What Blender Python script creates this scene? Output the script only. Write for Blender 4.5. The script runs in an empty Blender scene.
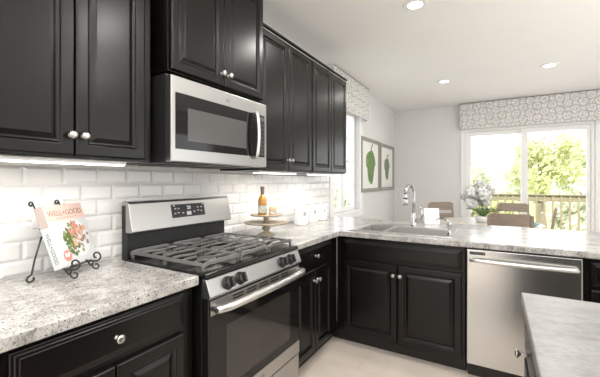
import bpy, bmesh, math, random
from mathutils import Vector, Matrix, noise
C = bpy.context.scene.collection
SC = bpy.context.scene
PI = math.pi
random.seed(7)

# ------------------------------------------------------------------ camera
cd = bpy.data.cameras.new('camera'); cam = bpy.data.objects.new('camera', cd); C.objects.link(cam)
cam.location = (1.735, -1.016, 1.314)
cam.rotation_euler = (PI/2, 0, math.radians(30.481))
cd.sensor_width = 36; cd.lens = 333.66/600*36; cd.shift_y = -7.2/600
cd.clip_start = .02; cd.clip_end = 300
SC.camera = cam
# ------------------------------------------------------------------ world, sun, large lights, exposure
SC.view_settings.view_transform = 'Standard'; SC.view_settings.look = 'None'
SC.view_settings.gamma = 1; SC.view_settings.use_curve_mapping = False
SC.view_settings.exposure = 0.1
SC.cycles.max_bounces = 10; SC.cycles.diffuse_bounces = 5; SC.cycles.glossy_bounces = 5
SC.cycles.transmission_bounces = 8; SC.cycles.transparent_max_bounces = 12
SC.cycles.sample_clamp_indirect = 6; SC.cycles.caustics_reflective = False; SC.cycles.caustics_refractive = False
SC.cycles.use_denoising = True
wd = bpy.data.worlds.new('world'); SC.world = wd; wd.use_nodes = True
bg = wd.node_tree.nodes['Background']
bg.inputs[0].default_value = (.93, .97, 1.0, 1); bg.inputs[1].default_value = 2.2
def lamp(name, typ, loc, rot, energy, color=(1,1,1), **kw):
    d = bpy.data.lights.new(name, typ); d.energy = energy; d.color = color
    for k, v in kw.items(): setattr(d, k, v)
    o = bpy.data.objects.new(name, d); C.objects.link(o); o.location = loc; o.rotation_euler = rot
    return o
lamp('sun', 'SUN', (0,-20,30), (math.radians(46), 0, math.radians(-4)), 6.5, (1, .97, .92), angle=.02)
# fill lamps added at assumed window openings, right and back, out of view
lamp('daylight_fill_right', 'AREA', (4.45, 3.0, 1.5), (0, math.radians(90), 0), 7, (1, .985, .96), shape='RECTANGLE', size=1.5, size_y=2.6)
lamp('daylight_fill_back', 'AREA', (1.6, -3.36, 1.5), (math.radians(90), 0, 0), 12, (1, .985, .96), shape='RECTANGLE', size=2.2, size_y=1.5)
lamp('daylight_slider', 'AREA', (2.14, 5.83, 1.12), (math.radians(-90), 0, 0), 10, (1, .99, .97), shape='RECTANGLE', size=1.55, size_y=2.0)

lamp('ceiling_fill', 'AREA', (3.2, -1.2, 1.4), (math.radians(180), 0, 0), 70, (1, .985, .96), shape='DISK', size=1.0)  # added fill aimed at the ceiling for soft bounce; no fixture here
lamp('ceiling_fill', 'AREA', (3.7, 1.4, 1.1), (math.radians(180), 0, 0), 20, (1, .985, .96), shape='DISK', size=1.0)  # second added ceiling fill, also without a fixture

# ------------------------------------------------------------------ materials
MATS = {}
def mat(name, col, rough=.5, metal=0, coat=0, emit=None, es=0, spec=.5):
    m = bpy.data.materials.new(name); m.use_nodes = True
    b = m.node_tree.nodes['Principled BSDF']
    b.inputs['Base Color'].default_value = (*col, 1); b.inputs['Roughness'].default_value = rough
    b.inputs['Metallic'].default_value = metal; b.inputs['Coat Weight'].default_value = coat
    b.inputs['Specular IOR Level'].default_value = spec
    if emit: b.inputs['Emission Color'].default_value = (*emit, 1); b.inputs['Emission Strength'].default_value = es
    MATS[name] = m; return m
def nt(m): return m.node_tree.nodes, m.node_tree.links, m.node_tree.nodes['Principled BSDF']
def coords(m, scale=(1,1,1), kind='Object'):
    N, L, b = nt(m); tc = N.new('ShaderNodeTexCoord'); mp = N.new('ShaderNodeMapping')
    mp.inputs['Scale'].default_value = scale; L.new(tc.outputs[kind], mp.inputs[0]); return mp.outputs[0]
def tex_noise(m, vec, scale, detail=3, rough=.5):
    N, L, b = nt(m); n = N.new('ShaderNodeTexNoise'); n.inputs['Scale'].default_value = scale
    n.inputs['Detail'].default_value = detail; n.inputs['Roughness'].default_value = rough
    L.new(vec, n.inputs['Vector']); return n.outputs[0]
def ramp(m, fac, stops):
    N, L, b = nt(m); r = N.new('ShaderNodeValToRGB'); e = r.color_ramp.elements
    while len(e) < len(stops): e.new(.5)
    for el, (p, c) in zip(e, stops):
        el.position = p; el.color = (*c, 1) if len(c) == 3 else c
    L.new(fac, r.inputs[0]); return r.outputs[0]
def mix(m, fac, a, b_, mode='MIX'):
    N, L, b = nt(m); x = N.new('ShaderNodeMix'); x.data_type = 'RGBA'; x.blend_type = mode
    for s, v in ((0, fac), (6, a), (7, b_)):
        if hasattr(v, 'links'): L.new(v, x.inputs[s])
        else: x.inputs[s].default_value = v if s == 0 else (*v, 1)
    return x.outputs[2]
def setcol(m, c): N, L, b = nt(m); L.new(c, b.inputs['Base Color'])
def bump(m, h, strength=.1, dist=.002):
    N, L, b = nt(m); u = N.new('ShaderNodeBump'); u.inputs['Strength'].default_value = strength
    u.inputs['Distance'].default_value = dist; L.new(h, u.inputs['Height']); L.new(u.outputs[0], b.inputs['Normal'])
def varied(name, c0, c1, rough, scale, sc=(1,1,1), **kw):
    m = mat(name, c0, rough, **kw); v = coords(m, sc); n = tex_noise(m, v, scale, 4)
    setcol(m, ramp(m, n, [(.3, c0), (.7, c1)])); return m
paint = varied('wall_paint', (.715,.71,.705), (.73,.725,.72), .6, 3)
white = varied('ceiling_paint', (.86,.855,.85), (.88,.875,.87), .7, 2)
trimw = varied('trim_white', (.86,.86,.85), (.89,.89,.88), .35, 4)
black = varied('cabinet_espresso', (.0034,.0026,.0023), (.0046,.0036,.0032), .27, 5, (1,1,.2), spec=.33)
kick = mat('toe_kick', (.012,.011,.010), .5)
nickel = mat('brushed_nickel', (.50,.485,.465), .28, 1)
chrome = mat('chrome', (.50,.50,.51), .1, 1)
iron = mat('wrought_iron', (.018,.016,.015), .45)
cast = varied('cast_iron', (.25,.245,.238), (.28,.275,.268), .32, 20, metal=.8)
enamel = mat('black_enamel', (.006,.006,.006), .16, spec=.3)
bglass = mat('black_glass', (.008,.0075,.007), .05, spec=.35)
mwglass = mat('microwave_window', (.085,.083,.082), .2)
ovwin = mat('oven_window', (.03,.027,.025), .06)
blackp = mat('black_plastic', (.014,.014,.014), .4)
gpanel = mat('grey_panel', (.035,.035,.036), .25, spec=.3)
whitep = mat('white_plastic', (.85,.85,.84), .35)
ceramic = mat('white_ceramic', (.86,.86,.85), .15)
lcd = mat('display_digits', (.1,.1,.1), .4, emit=(.75,.85,.9), es=.8)
keymark = mat('key_marks', (.10,.10,.10), .5)
def steel(name, sc, col=(.60,.585,.565), r=.26):
    m = mat(name, col, r, 1); v = coords(m, sc); n = tex_noise(m, v, 260, 2)
    N, L, b = nt(m)
    L.new(ramp(m, n, [(.3, (r-.01,)*3), (.7, (r+.015,)*3)]), b.inputs['Roughness'])
    return m
steelY = steel('brushed_steel_sideways', (1,.02,1), (.47,.462,.45), .33)      # grain runs along y
steelX = steel('brushed_steel_upright', (1,1,.02), (.56,.553,.54), .24)
hsteel = mat('handle_steel', (.68,.67,.65), .36, 1)
sinkst = steel('sink_steel', (.05,1,1), (.68,.67,.655), .28)
# speckled counter
def granite(name):
    m = mat(name, (.7,.68,.66), .17); v = coords(m)
    big = tex_noise(m, v, 9, 8, .68); mid = tex_noise(m, v, 38, 5, .6); fine = tex_noise(m, v, 210, 3, .6); dk = tex_noise(m, v, 125, 4, .55)
    base = ramp(m, big, [(.36,(.16,.15,.14)), (.48,(.36,.345,.33)), (.60,(.56,.55,.535))])
    sp = ramp(m, mid, [(.36,(.18,.17,.16)), (.47,(.44,.43,.415)), (.68,(.55,.54,.525))])
    c = mix(m, .42, base, sp)
    c = mix(m, ramp(m, fine, [(.36,(.7,)*3), (.46,(0,)*3)]), c, (.13,.122,.113))
    c = mix(m, ramp(m, dk, [(.35,(.95,)*3), (.42,(0,)*3)]), c, (.03,.027,.025))
    setcol(m, c); return m
gran = granite('speckled_laminate')
marb = mat('island_marble', (.5,.5,.5), .3); v = coords(marb, (1,2.2,1)); n1 = tex_noise(marb, v, 9, 8, .7); n2 = tex_noise(marb, v, 60, 4, .6)
setcol(marb, mix(marb, .3, ramp(marb, n1, [(.36,(.12,.116,.112)), (.47,(.195,.19,.184)), (.62,(.25,.245,.238))]), ramp(marb, n2, [(.35,(.16,.155,.15)), (.6,(.33,.325,.315))])))
tilem = varied('glazed_white_tile', (.80,.795,.785), (.83,.825,.815), .1, 4)
grout = mat('grout', (.85,.84,.82), .8)
floorm = mat('floor_tile', (.6,.55,.5), .3); v = coords(floorm)
N, L, b = nt(floorm); br = N.new('ShaderNodeTexBrick'); br.offset = .5
br.inputs['Scale'].default_value = 1; br.inputs['Brick Width'].default_value = .6; br.inputs['Row Height'].default_value = .3
br.inputs['Mortar Size'].default_value = .003; br.inputs['Color1'].default_value = (.66,.58,.50,1); br.inputs['Color2'].default_value = (.69,.61,.53,1)
br.inputs['Mortar'].default_value = (.52,.47,.42,1); L.new(v, br.inputs[0])
setcol(floorm, mix(floorm, .35, br.outputs[0], ramp(floorm, tex_noise(floorm, v, 5, 6, .6), [(.3,(.56,.48,.41)), (.7,(.78,.70,.62))])))
glass = bpy.data.materials.new('window_glass'); glass.use_nodes = True
N = glass.node_tree.nodes; L = glass.node_tree.links; N.clear()
o_ = N.new('ShaderNodeOutputMaterial'); mx = N.new('ShaderNodeMixShader'); tr = N.new('ShaderNodeBsdfTransparent'); gl = N.new('ShaderNodeBsdfGlossy'); fr = N.new('ShaderNodeLayerWeight'); pw = N.new('ShaderNodeMath'); pw.operation = 'POWER'; pw.inputs[1].default_value = 4; ml = N.new('ShaderNodeMath'); ml.operation = 'MULTIPLY_ADD'; ml.inputs[1].default_value = .5; ml.inputs[2].default_value = .02
gl.inputs['Roughness'].default_value = .02
L.new(fr.outputs['Facing'], pw.inputs[0]); L.new(pw.outputs[0], ml.inputs[0]); L.new(ml.outputs[0], mx.inputs[0]); L.new(tr.outputs[0], mx.inputs[1]); L.new(gl.outputs[0], mx.inputs[2]); L.new(mx.outputs[0], o_.inputs[0])
def fabric(name):
    m = mat(name, (.8,.8,.8), .85); N, L, b = nt(m); tc = N.new('ShaderNodeTexCoord'); sx = N.new('ShaderNodeSeparateXYZ'); L.new(tc.outputs['Object'], sx.inputs[0])
    ad = N.new('ShaderNodeMath'); ad.operation = 'ADD'; L.new(sx.outputs[0], ad.inputs[0]); L.new(sx.outputs[1], ad.inputs[1])
    cb = N.new('ShaderNodeCombineXYZ'); L.new(ad.outputs[0], cb.inputs[0]); L.new(sx.outputs[2], cb.inputs[1])
    mp = N.new('ShaderNodeMapping'); mp.inputs['Rotation'].default_value = (0,0,PI/4); nz = N.new('ShaderNodeTexNoise'); nz.inputs['Scale'].default_value = 22; nz.inputs['Detail'].default_value = 1; L.new(cb.outputs[0], nz.inputs['Vector']); va = N.new('ShaderNodeVectorMath'); va.operation = 'MULTIPLY_ADD'; va.inputs[1].default_value = (.45,.45,0); L.new(nz.outputs['Color'], va.inputs[0]); L.new(mp.outputs[0], va.inputs[2]); mp.inputs['Scale'].default_value = (7.4,7.4,1); L.new(cb.outputs[0], mp.inputs[0])
    vo = N.new('ShaderNodeTexVoronoi'); vo.voronoi_dimensions = '2D'; vo.inputs['Randomness'].default_value = 0; vo.inputs['Scale'].default_value = 1; L.new(va.outputs[0], vo.inputs['Vector'])
    g = (.50,.485,.47); w = (.80,.79,.78)
    setcol(m, ramp(m, vo.outputs['Distance'], [(0,w), (.10,w), (.14,g), (.20,g), (.245,w), (.35,w), (.41,g), (.50,g), (.55,w), (.64,w), (.68,g)]))
    return m
fab = fabric('medallion_fabric')
wood = varied('chair_wood', (.25,.195,.15), (.34,.275,.22), .45, 6, (1,1,6))
woodw = varied('table_wood', (.55,.50,.45), (.66,.61,.56), .35, 6, (6,1,1))
standw = varied('stand_whitewash', (.36,.29,.20), (.56,.48,.38), .5, 14)
amber = mat('amber_oil', (.42,.19,.025), .08, coat=.6)
dcap = mat('dark_cap', (.10,.075,.055), .4)
labelm = varied('bottle_label', (.25,.30,.25), (.78,.76,.68), .6, 45)
honey = mat('jar_fill', (.62,.42,.25), .15)
goldlid = mat('gold_lid', (.75,.6,.4), .3, .6)
petal = mat('petal_white', (.93,.93,.91), .5); N, L, b = nt(petal); t = N.new('ShaderNodeBsdfTranslucent'); t.inputs[0].default_value = (.9,.9,.88,1); x = N.new('ShaderNodeMixShader'); x.inputs[0].default_value = .35; L.new(b.outputs[0], x.inputs[1]); L.new(t.outputs[0], x.inputs[2]); L.new(x.outputs[0], N['Material Output'].inputs[0])
leafm = varied('orchid_leaf', (.13,.22,.07), (.22,.34,.12), .35, 12)
stemg = mat('stem_green', (.22,.28,.10), .5)
teal = mat('teal_glaze', (.25,.50,.52), .25)
framew = varied('frame_greywood', (.25,.235,.21), (.33,.31,.28), .5, 20, (1,1,5))
mattw = mat('mat_board', (.80,.80,.77), .7)
paper = mat('print_paper', (.83,.83,.79), .7)
pep1 = varied('pepper_green', (.06,.16,.03), (.26,.38,.14), .6, 30)
pep2 = varied('pepper_grey_green', (.13,.17,.12), (.30,.33,.26), .6, 30)
inkg = mat('print_ink', (.10,.14,.08), .6)
deckw = varied('deck_boards', (.40,.34,.27), (.50,.43,.35), .7, 4, (1,8,1))
railw = varied('rail_timber', (.20,.18,.10), (.26,.235,.14), .7, 5, (1,1,5))
def foliage(name, a, b2):
    m = varied(name, a, b2, .6, 2.5); N, L, b = nt(m); t = N.new('ShaderNodeBsdfTranslucent'); x = N.new('ShaderNodeMixShader'); x.inputs[0].default_value = .5; L.new(b.inputs['Base Color'].links[0].from_socket, t.inputs[0]); o = N['Material Output']; L.new(b.outputs[0], x.inputs[1]); L.new(t.outputs[0], x.inputs[2]); L.new(x.outputs[0], o.inputs[0]); return m
fol = [foliage('leaf_yellow', (.60,.62,.34), (.76,.77,.50)), foliage('leaf_green', (.50,.56,.34), (.66,.70,.46)), foliage('leaf_pale', (.64,.67,.52), (.78,.80,.66))]
bark = varied('bark', (.20,.16,.12), (.32,.27,.21), .8, 8)
grassm = varied('lawn', (.30,.34,.12), (.42,.44,.20), .9, .8)
pink = mat('cover_pink', (.70,.50,.44), .35); coverb = mat('cover_pale', (.56,.585,.585), .35)
spinem = mat('spine_taupe', (.44,.37,.34), .45); pagesm = mat('page_edges', (.82,.80,.76), .7)
lettr = mat('cover_letters', (.30,.17,.13), .5); lettw = mat('spine_letters', (.16,.16,.18), .5)
bowlm = mat('print_bowl', (.66,.67,.69), .5); sal = mat('salad_green', (.09,.14,.035), .6); salp = mat('salad_pink', (.55,.22,.18), .6); salo = mat('salad_tan', (.58,.40,.28), .6)
badgem = mat('badge_grey', (.30,.30,.31), .3, .7)
lens = mat('lamp_lens', (.9,.9,.9), .4, emit=(1,.97,.92), es=9)
striplens = mat('strip_lens', (.9,.9,.9), .4, emit=(1,.95,.88), es=5)

keylit = mat('key_print', (.55,.55,.55), .5)
# ------------------------------------------------------------------ helpers
OFF = {}
class MB:
    """collects shapes for ONE mesh object"""
    def __init__(s): s.v = []; s.f = []
    def add(s, vs, fs):
        k = len(s.v); s.v += [Vector(p) for p in vs]; s.f += [tuple(k+i for i in f) for f in fs]; return s
    def box(s, a, b):
        (x0,y0,z0),(x1,y1,z1) = [min(p,q) for p,q in zip(a,b)], [max(p,q) for p,q in zip(a,b)]
        return s.add([(x0,y0,z0),(x1,y0,z0),(x1,y1,z0),(x0,y1,z0),(x0,y0,z1),(x1,y0,z1),(x1,y1,z1),(x0,y1,z1)],
              [(0,3,2,1),(4,5,6,7),(0,1,5,4),(1,2,6,5),(2,3,7,6),(3,0,4,7)])
    def lathe(s, prof, M=None, n=24):
        vs = []; fs = []
        for r, z in prof:
            for i in range(n):
                a = 2*PI*i/n; p = Vector((max(r,1e-5)*math.cos(a), max(r,1e-5)*math.sin(a), z)); vs.append(M @ p if M else p)
        for j in range(len(prof)-1):
            for i in range(n):
                fs.append((j*n+i, j*n+(i+1)%n, (j+1)*n+(i+1)%n, (j+1)*n+i))
        fs.append(tuple(range(n))[::-1]); fs.append(tuple((len(prof)-1)*n+i for i in range(n)))
        return s.add(vs, fs)
    def tube(s, pts, r, n=8):
        pts = [Vector(p) for p in pts]; rs = r if isinstance(r, (list,tuple)) else [r]*len(pts)
        vs = []; fs = []; t0 = (pts[1]-pts[0]).normalized()
        nrm = t0.orthogonal().normalized()
        for i, p in enumerate(pts):
            t = ((pts[min(i+1,len(pts)-1)]-pts[max(i-1,0)])).normalized()
            nrm = (nrm - t*nrm.dot(t)).normalized(); bn = t.cross(nrm)
            for k in range(n):
                a = 2*PI*k/n; vs.append(p + rs[i]*(math.cos(a)*nrm + math.sin(a)*bn))
        m = len(pts)
        for j in range(m-1):
            for k in range(n): fs.append((j*n+k, j*n+(k+1)%n, (j+1)*n+(k+1)%n, (j+1)*n+k))
        fs.append(tuple(range(n))[::-1]); fs.append(tuple((m-1)*n+k for k in range(n)))
        return s.add(vs, fs)
    def prism(s, poly, z0, z1, F=lambda a,b,c: (a,b,c)):
        n = len(poly)
        vs = [F(a,b,z0) for a,b in poly] + [F(a,b,z1) for a,b in poly]
        return s.add(vs, [tuple(range(n))[::-1], tuple(range(n,2*n))] + [(i,(i+1)%n,n+(i+1)%n,n+i) for i in range(n)])
    def cells(s, xs, ys, z0, z1, inc, F=lambda a,b,c: (a,b,c)):
        """a slab on a grid, only the cells for which inc(i,j) holds"""
        nx, ny = len(xs), len(ys); idx = {}; vs = []; fs = []
        def V(i,j,t):
            if (i,j,t) not in idx: idx[(i,j,t)] = len(vs); vs.append(F(xs[i], ys[j], (z0,z1)[t]))
            return idx[(i,j,t)]
        I = lambda i,j: 0 <= i < nx-1 and 0 <= j < ny-1 and inc(i,j)
        for i in range(nx-1):
            for j in range(ny-1):
                if not I(i,j): continue
                fs.append((V(i,j,1),V(i+1,j,1),V(i+1,j+1,1),V(i,j+1,1))); fs.append((V(i,j,0),V(i,j+1,0),V(i+1,j+1,0),V(i+1,j,0)))
                if not I(i-1,j): fs.append((V(i,j,0),V(i,j,1),V(i,j+1,1),V(i,j+1,0)))
                if not I(i+1,j): fs.append((V(i+1,j,0),V(i+1,j+1,0),V(i+1,j+1,1),V(i+1,j,1)))
                if not I(i,j-1): fs.append((V(i,j,0),V(i+1,j,0),V(i+1,j,1),V(i,j,1)))
                if not I(i,j+1): fs.append((V(i,j+1,0),V(i,j+1,1),V(i+1,j+1,1),V(i+1,j+1,0)))
        return s.add(vs, fs)
    def rings(s, O, U, W, Nn, w, h, prof):
        """moulded slab: successive (inset, depth) rectangles, capped"""
        O, U, W, Nn = map(Vector, (O,U,W,Nn)); vs = []; fs = []
        for ins, d in prof:
            for a, b in ((ins,ins),(w-ins,ins),(w-ins,h-ins),(ins,h-ins)): vs.append(O + U*a + W*b + Nn*d)
        m = len(prof)
        for j in range(m-1):
            for k in range(4): fs.append((j*4+k, j*4+(k+1)%4, (j+1)*4+(k+1)%4, (j+1)*4+k))
        fs.append((3,2,1,0)); fs.append(tuple((m-1)*4+k for k in range(4)))
        return s.add(vs, fs)
    def build(s, name, m, parent=None, bev=0, smooth=False, label=None, seg=2):
        off = OFF.get(parent.name, Vector((0,0,0))) if parent else Vector((0,0,0))
        me = bpy.data.meshes.new(name); me.from_pydata([p-off for p in s.v], [], s.f)
        bm = bmesh.new(); bm.from_mesh(me); bmesh.ops.recalc_face_normals(bm, faces=bm.faces); bm.to_mesh(me); bm.free()
        ms = m if isinstance(m, (list,tuple)) else [m]
        for q in ms: me.materials.append(q)
        o = bpy.data.objects.new(name, me); C.objects.link(o)
        if parent: o.parent = parent; OFF[o.name] = off
        if smooth:
            for p in me.polygons: p.use_smooth = True
        if bev:
            b = o.modifiers.new('bevel', 'BEVEL'); b.width = bev; b.segments = seg; b.limit_method = 'ANGLE'; b.angle_limit = math.radians(20 if name in ('door','drawer','false_drawer_front') and bev == .0028 else 40)
        if label: o['label'] = label
        return o
def B(a, b): return MB().box(a, b)
def tag(o, label, cat, group=None):
    o['label'] = label; o['category'] = cat
    if group: o['group'] = group
    return o
def thing(name, loc, label, cat, group=None):
    o = bpy.data.objects.new(name, None); C.objects.link(o); o.location = loc; o.empty_display_size = .05
    OFF[o.name] = Vector(loc); return tag(o, label, cat, group)
def struct(o, label=None):
    o['kind'] = 'structure'
    if label: o['label'] = label
    return o
def copy_tree(o, parent=None):
    c = o.copy(); C.objects.link(c)
    if parent: c.parent = parent
    for ch in list(o.children): copy_tree(ch, c)
    return c
def axis(loc, d):
    """matrix that turns +z into direction d at loc"""
    return Matrix.Translation(Vector(loc)) @ Vector((0,0,1)).rotation_difference(Vector(d)).to_matrix().to_4x4()
def textmesh(name, body, size, M, m, parent, depth=.0004, stretch=1):
    cu = bpy.data.curves.new(name, 'FONT'); cu.body = body; cu.size = size; cu.align_x = 'CENTER'; cu.align_y = 'CENTER'; cu.extrude = depth
    to = bpy.data.objects.new(name+'_curve', cu); C.objects.link(to)
    bpy.context.view_layer.update()
    me = bpy.data.meshes.new_from_object(to.evaluated_get(bpy.context.evaluated_depsgraph_get()))
    bpy.data.objects.remove(to); bpy.data.curves.remove(cu)
    off = OFF.get(parent.name, Vector((0,0,0)))
    me.transform(Matrix.Translation(-off) @ M @ Matrix.Diagonal((stretch,1,1,1)))
    me.materials.clear(); me.materials.append(m)
    o = bpy.data.objects.new(name, me); C.objects.link(o); o.parent = parent; OFF[o.name] = off; return o
def basis(o, u, w, n):
    M = Matrix((Vector(u), Vector(w), Vector(n))).transposed().to_4x4(); M.translation = Vector(o); return M

# ------------------------------------------------------------------ the setting
ZC = 2.69; YF = 5.64; XR = 4.5; YB = -3.4; T = .15
struct(B((-T,YB-T,-.12),(XR+T,YF+T,0)).build('floor', floorm))
struct(B((-T,YB-T,ZC),(XR+T,YF+T,ZC+.12)).build('ceiling', white))
WY0, WY1, WZ0, WZ1 = 2.72, 3.66, .90, 2.30
wl = struct(MB().cells([YB-T,WY0,WY1,YF+T],[0,WZ0,WZ1,ZC],-T,0,lambda i,j: not (i==1 and j==1),lambda a,b,c:(c,a,b)).build('wall_left', paint))
SX0, SX1, SZ1 = 1.25, 3.03, 2.24
struct(MB().cells([0,SX0,SX1,XR],[0,SZ1,ZC],YF,YF+T,lambda i,j: not (i==1 and j==0),lambda a,b,c:(a,c,b)).build('wall_far', paint))
struct(MB().cells([YB-T,1.7,4.3,YF+T],[0,.75,2.25,ZC],XR,XR+T,lambda i,j: not (i==1 and j==1),lambda a,b,c:(c,a,b)).build('wall_right', paint))
struct(MB().cells([0,.5,2.7,XR],[0,.75,2.25,ZC],YB-T,YB,lambda i,j: not (i==1 and j==1),lambda a,b,c:(a,c,b)).build('wall_back', paint))
struct(B((1e-4,2.62,0),(.014,YF,.11)).build('baseboard_left', trimw, bev=.004))
m_ = MB(); m_.box((.014,YF-.014,0),(SX0-.09,YF-1e-4,.11)); m_.box((SX1+.09,YF-.014,0),(XR,YF-1e-4,.11)); struct(m_.build('baseboard_far', trimw, bev=.004))
# tiled backsplash: real bevelled tiles on a grout bed
m_ = MB(); m_.box((1e-4,-.70,.86),(.005,2.60,1.42)); struct(m_.build('trim_1', grout, wl))
m_ = MB(); pz, py = .08, .1535
def tile(mb, y0,y1,z0,z1):
    i = min(.013, (y1-y0)*.4, (z1-z0)*.4); x0,x1,x2 = .0045,.0075,.0135
    mb.add([(x0,y0,z0),(x0,y1,z0),(x0,y1,z1),(x0,y0,z1),(x1,y0,z0),(x1,y1,z0),(x1,y1,z1),(x1,y0,z1),(x2,y0+i,z0+i),(x2,y1-i,z0+i),(x2,y1-i,z1-i),(x2,y0+i,z1-i)],
           [(3,2,1,0),(0,1,5,4),(1,2,6,5),(2,3,7,6),(3,0,4,7),(4,5,9,8),(5,6,10,9),(6,7,11,10),(7,4,8,11),(8,9,10,11)])
for k in range(7):
    za = .90+pz*k; zb = min(za+pz, 1.415); za = max(za, .9155)
    if zb-za < .02: continue
    y = -.70 - (py/2 if k % 2 else 0) + .0745
    y -= py
    while y < 2.6:
        a, b_ = max(y, -.70), min(y+py, 2.6)
        if b_-a > .03: tile(m_, a+.001, b_-.001, za+.001, zb-.001)
        y += py
struct(m_.build('trim_2', tilem, wl, bev=.0015))

# left wall window: casing, sashes, muntins, panes
w1 = bpy.data.objects.new('window_1', None); C.objects.link(w1); w1.location = (0,(WY0+WY1)/2,WZ0); OFF['window_1'] = Vector(w1.location)
struct(w1, 'white double window with grid bars beside the upper cabinets')
m_ = MB(); m_.cells([WY0-.10,WY0,WY1,WY1+.10],[WZ0-.09,WZ0,WZ1,WZ1+.09],0.0005,.02,lambda i,j: not (i==1 and j==1),lambda a,b,c:(c,a,b)); struct(m_.build('window_casing', trimw, w1, bev=.004))
ym = (WY0+WY1)/2
m_ = MB(); ys = [WY0+.001,WY0+.05,ym-.045,ym+.045,WY1-.05,WY1-.001]; m_.cells(ys,[WZ0+.001,WZ0+.05,WZ1-.05,WZ1-.001],-.12,-.07,lambda i,j: not (i in (1,3) and j==1),lambda a,b,c:(c,a,b)); struct(m_.build('window_frame', trimw, w1, bev=.004))
for a, b_ in ((ys[1],ys[2]),(ys[3],ys[4])):
    m_ = MB()
    for k in (1,2,3): z = WZ0+.05+(WZ1-WZ0-.1)*k/4; m_.box((-.105,a,z-.009),(-.085,b_,z+.009))
    c = (a+b_)/2; m_.box((-.105,c-.009,WZ0+.05),(-.085,c+.009,WZ1-.05)); struct(m_.build('muntin_grid', trimw, w1))
    struct(B((-.098,a,WZ0+.05),(-.094,b_,WZ1-.05)).build('window_pane', glass, w1))
# sliding glass door
d1 = bpy.data.objects.new('door_1', None); C.objects.link(d1); d1.location = ((SX0+SX1)/2,YF,0); OFF['door_1'] = Vector(d1.location)
struct(d1, 'white sliding glass door to the deck')
m_ = MB(); m_.cells([SX0+.001,SX0+.045,SX1-.045,SX1-.001],[.001,.05,SZ1-.045,SZ1-.001],YF+.001,YF+.13,lambda i,j: not (i==1 and j==1),lambda a,b,c:(a,c,b)); struct(m_.build('door_frame', trimw, d1, bev=.004))
def sash(x0,x1,y0,y1,l,r):
    z0,z1 = .052,SZ1-.047
    m_ = MB(); m_.cells([x0,x0+l,x1-r,x1],[z0,z0+.10,z1-.07,z1],y0,y1,lambda i,j: not (i==1 and j==1),lambda a,b,c:(a,c,b)); p = struct(m_.build('door_panel', trimw, d1, bev=.004))
    struct(B((x0+l,(y0+y1)/2-.003,z0+.10),(x1-r,(y0+y1)/2+.003,z1-.07)).build('door_pane', glass, p)); return p
sash(SX0+.047,2.185,YF+.075,YF+.115,.05,.095)
p = sash(2.09,SX1-.047,YF+.02,YF+.06,.095,.05)
m_ = MB(); m_.tube([(2.960,YF+.018,.92),(2.960,YF-.02,.94),(2.960,YF-.02,1.10),(2.960,YF+.018,1.12)],.007); struct(m_.build('door_handle', whitep, p, smooth=True))
m_ = MB(); m_.cells([SX0-.07,SX0,SX1,SX1+.07],[.001,SZ1,SZ1+.07],YF-.018,YF-.0005,lambda i,j: not (i==1 and j==0),lambda a,b,c:(a,c,b)); struct(m_.build('door_casing', trimw, d1, bev=.004))

# ------------------------------------------------------------------ cabinets
DOOR = [(0,0),(0,.014),(.003,.018),(.007,.020),(.043,.020),(.046,.0185),(.049,.013),(.053,.0095),(.057,.009),(.060,.009),(.074,.0160),(.077,.0172),(.079,.0175)]
DRAW = [(0,0),(0,.012),(.003,.0135),(.010,.0145),(.012,.0170),(.020,.0178),(.022,.0195),(.026,.020)]
KNOB = [(.0085,0),(.0085,.002),(.0045,.004),(.0042,.014),(.008,.018),(.0135,.021),(.0150,.0245),(.0135,.028),(.008,.030),(.001,.0305)]
def knob(loc, d, parent, name='knob'): return MB().lathe(KNOB, axis(loc, d), 20).build(name, nickel, parent, smooth=True, label='round brushed nickel '+name)
FX = dict(U=(0,1,0), W=(0,0,1), N=(1,0,0))      # fronts on the left wall run face +x
FY = dict(U=(1,0,0), W=(0,0,1), N=(0,-1,0))     # fronts on the peninsula face -y
FI = dict(U=(0,-1,0), W=(0,0,1), N=(-1,0,0))    # island fronts face -x
def door(o, w, h, F, parent, prof=DOOR, name='door'):
    return MB().rings(o, F['U'], F['W'], F['N'], w, h, prof).build(name, black, parent, bev=.0028, seg=3)
# --- base cabinet left of the range
def carcass(parent, x0,x1,y0,y1, z0=.10, z1=.873): return B((x0,y0,z0),(x1,y1,z1)).build('carcass', black, parent, bev=.0015)
XB = .612; XD = .632
c = thing('base_cabinet', (.3,-.34,0), 'black base cabinet left of the range under the cookbook, wide drawer over doors', 'cabinet')
carcass(c, .012, XB, -.675, -.016); B((.012,-.675,0),(.54,-.016,.0995)).build('toe_kick', kick, c)
d = door((XB,-.646,.718), .574, .138, FX, c, DRAW, 'drawer'); knob((XD,-.359,.787), (1,0,0), d)
for y in (-.646, -.357): d = door((XB,y,.118), .285, .574, FX, c)
# --- base cabinet between range and corner
c = thing('base_cabinet', (.3,1.1,0), 'black base cabinet between the range and the inside corner, one drawer over two narrow doors', 'cabinet')
carcass(c, .012, XB, .778, 1.486); B((.012,.778,0),(.54,1.5585,.0995)).build('toe_kick', kick, c)
d = door((XB,.800,.718), .548, .138, FX, c, DRAW, 'drawer'); knob((XD,1.074,.787), (1,0,0), d)
for y, ky in ((.800,1.049), (1.0755,1.102)): d = door((XB,y,.118), .2725, .574, FX, c); knob((XD,ky,.617), (1,0,0), d)
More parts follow.
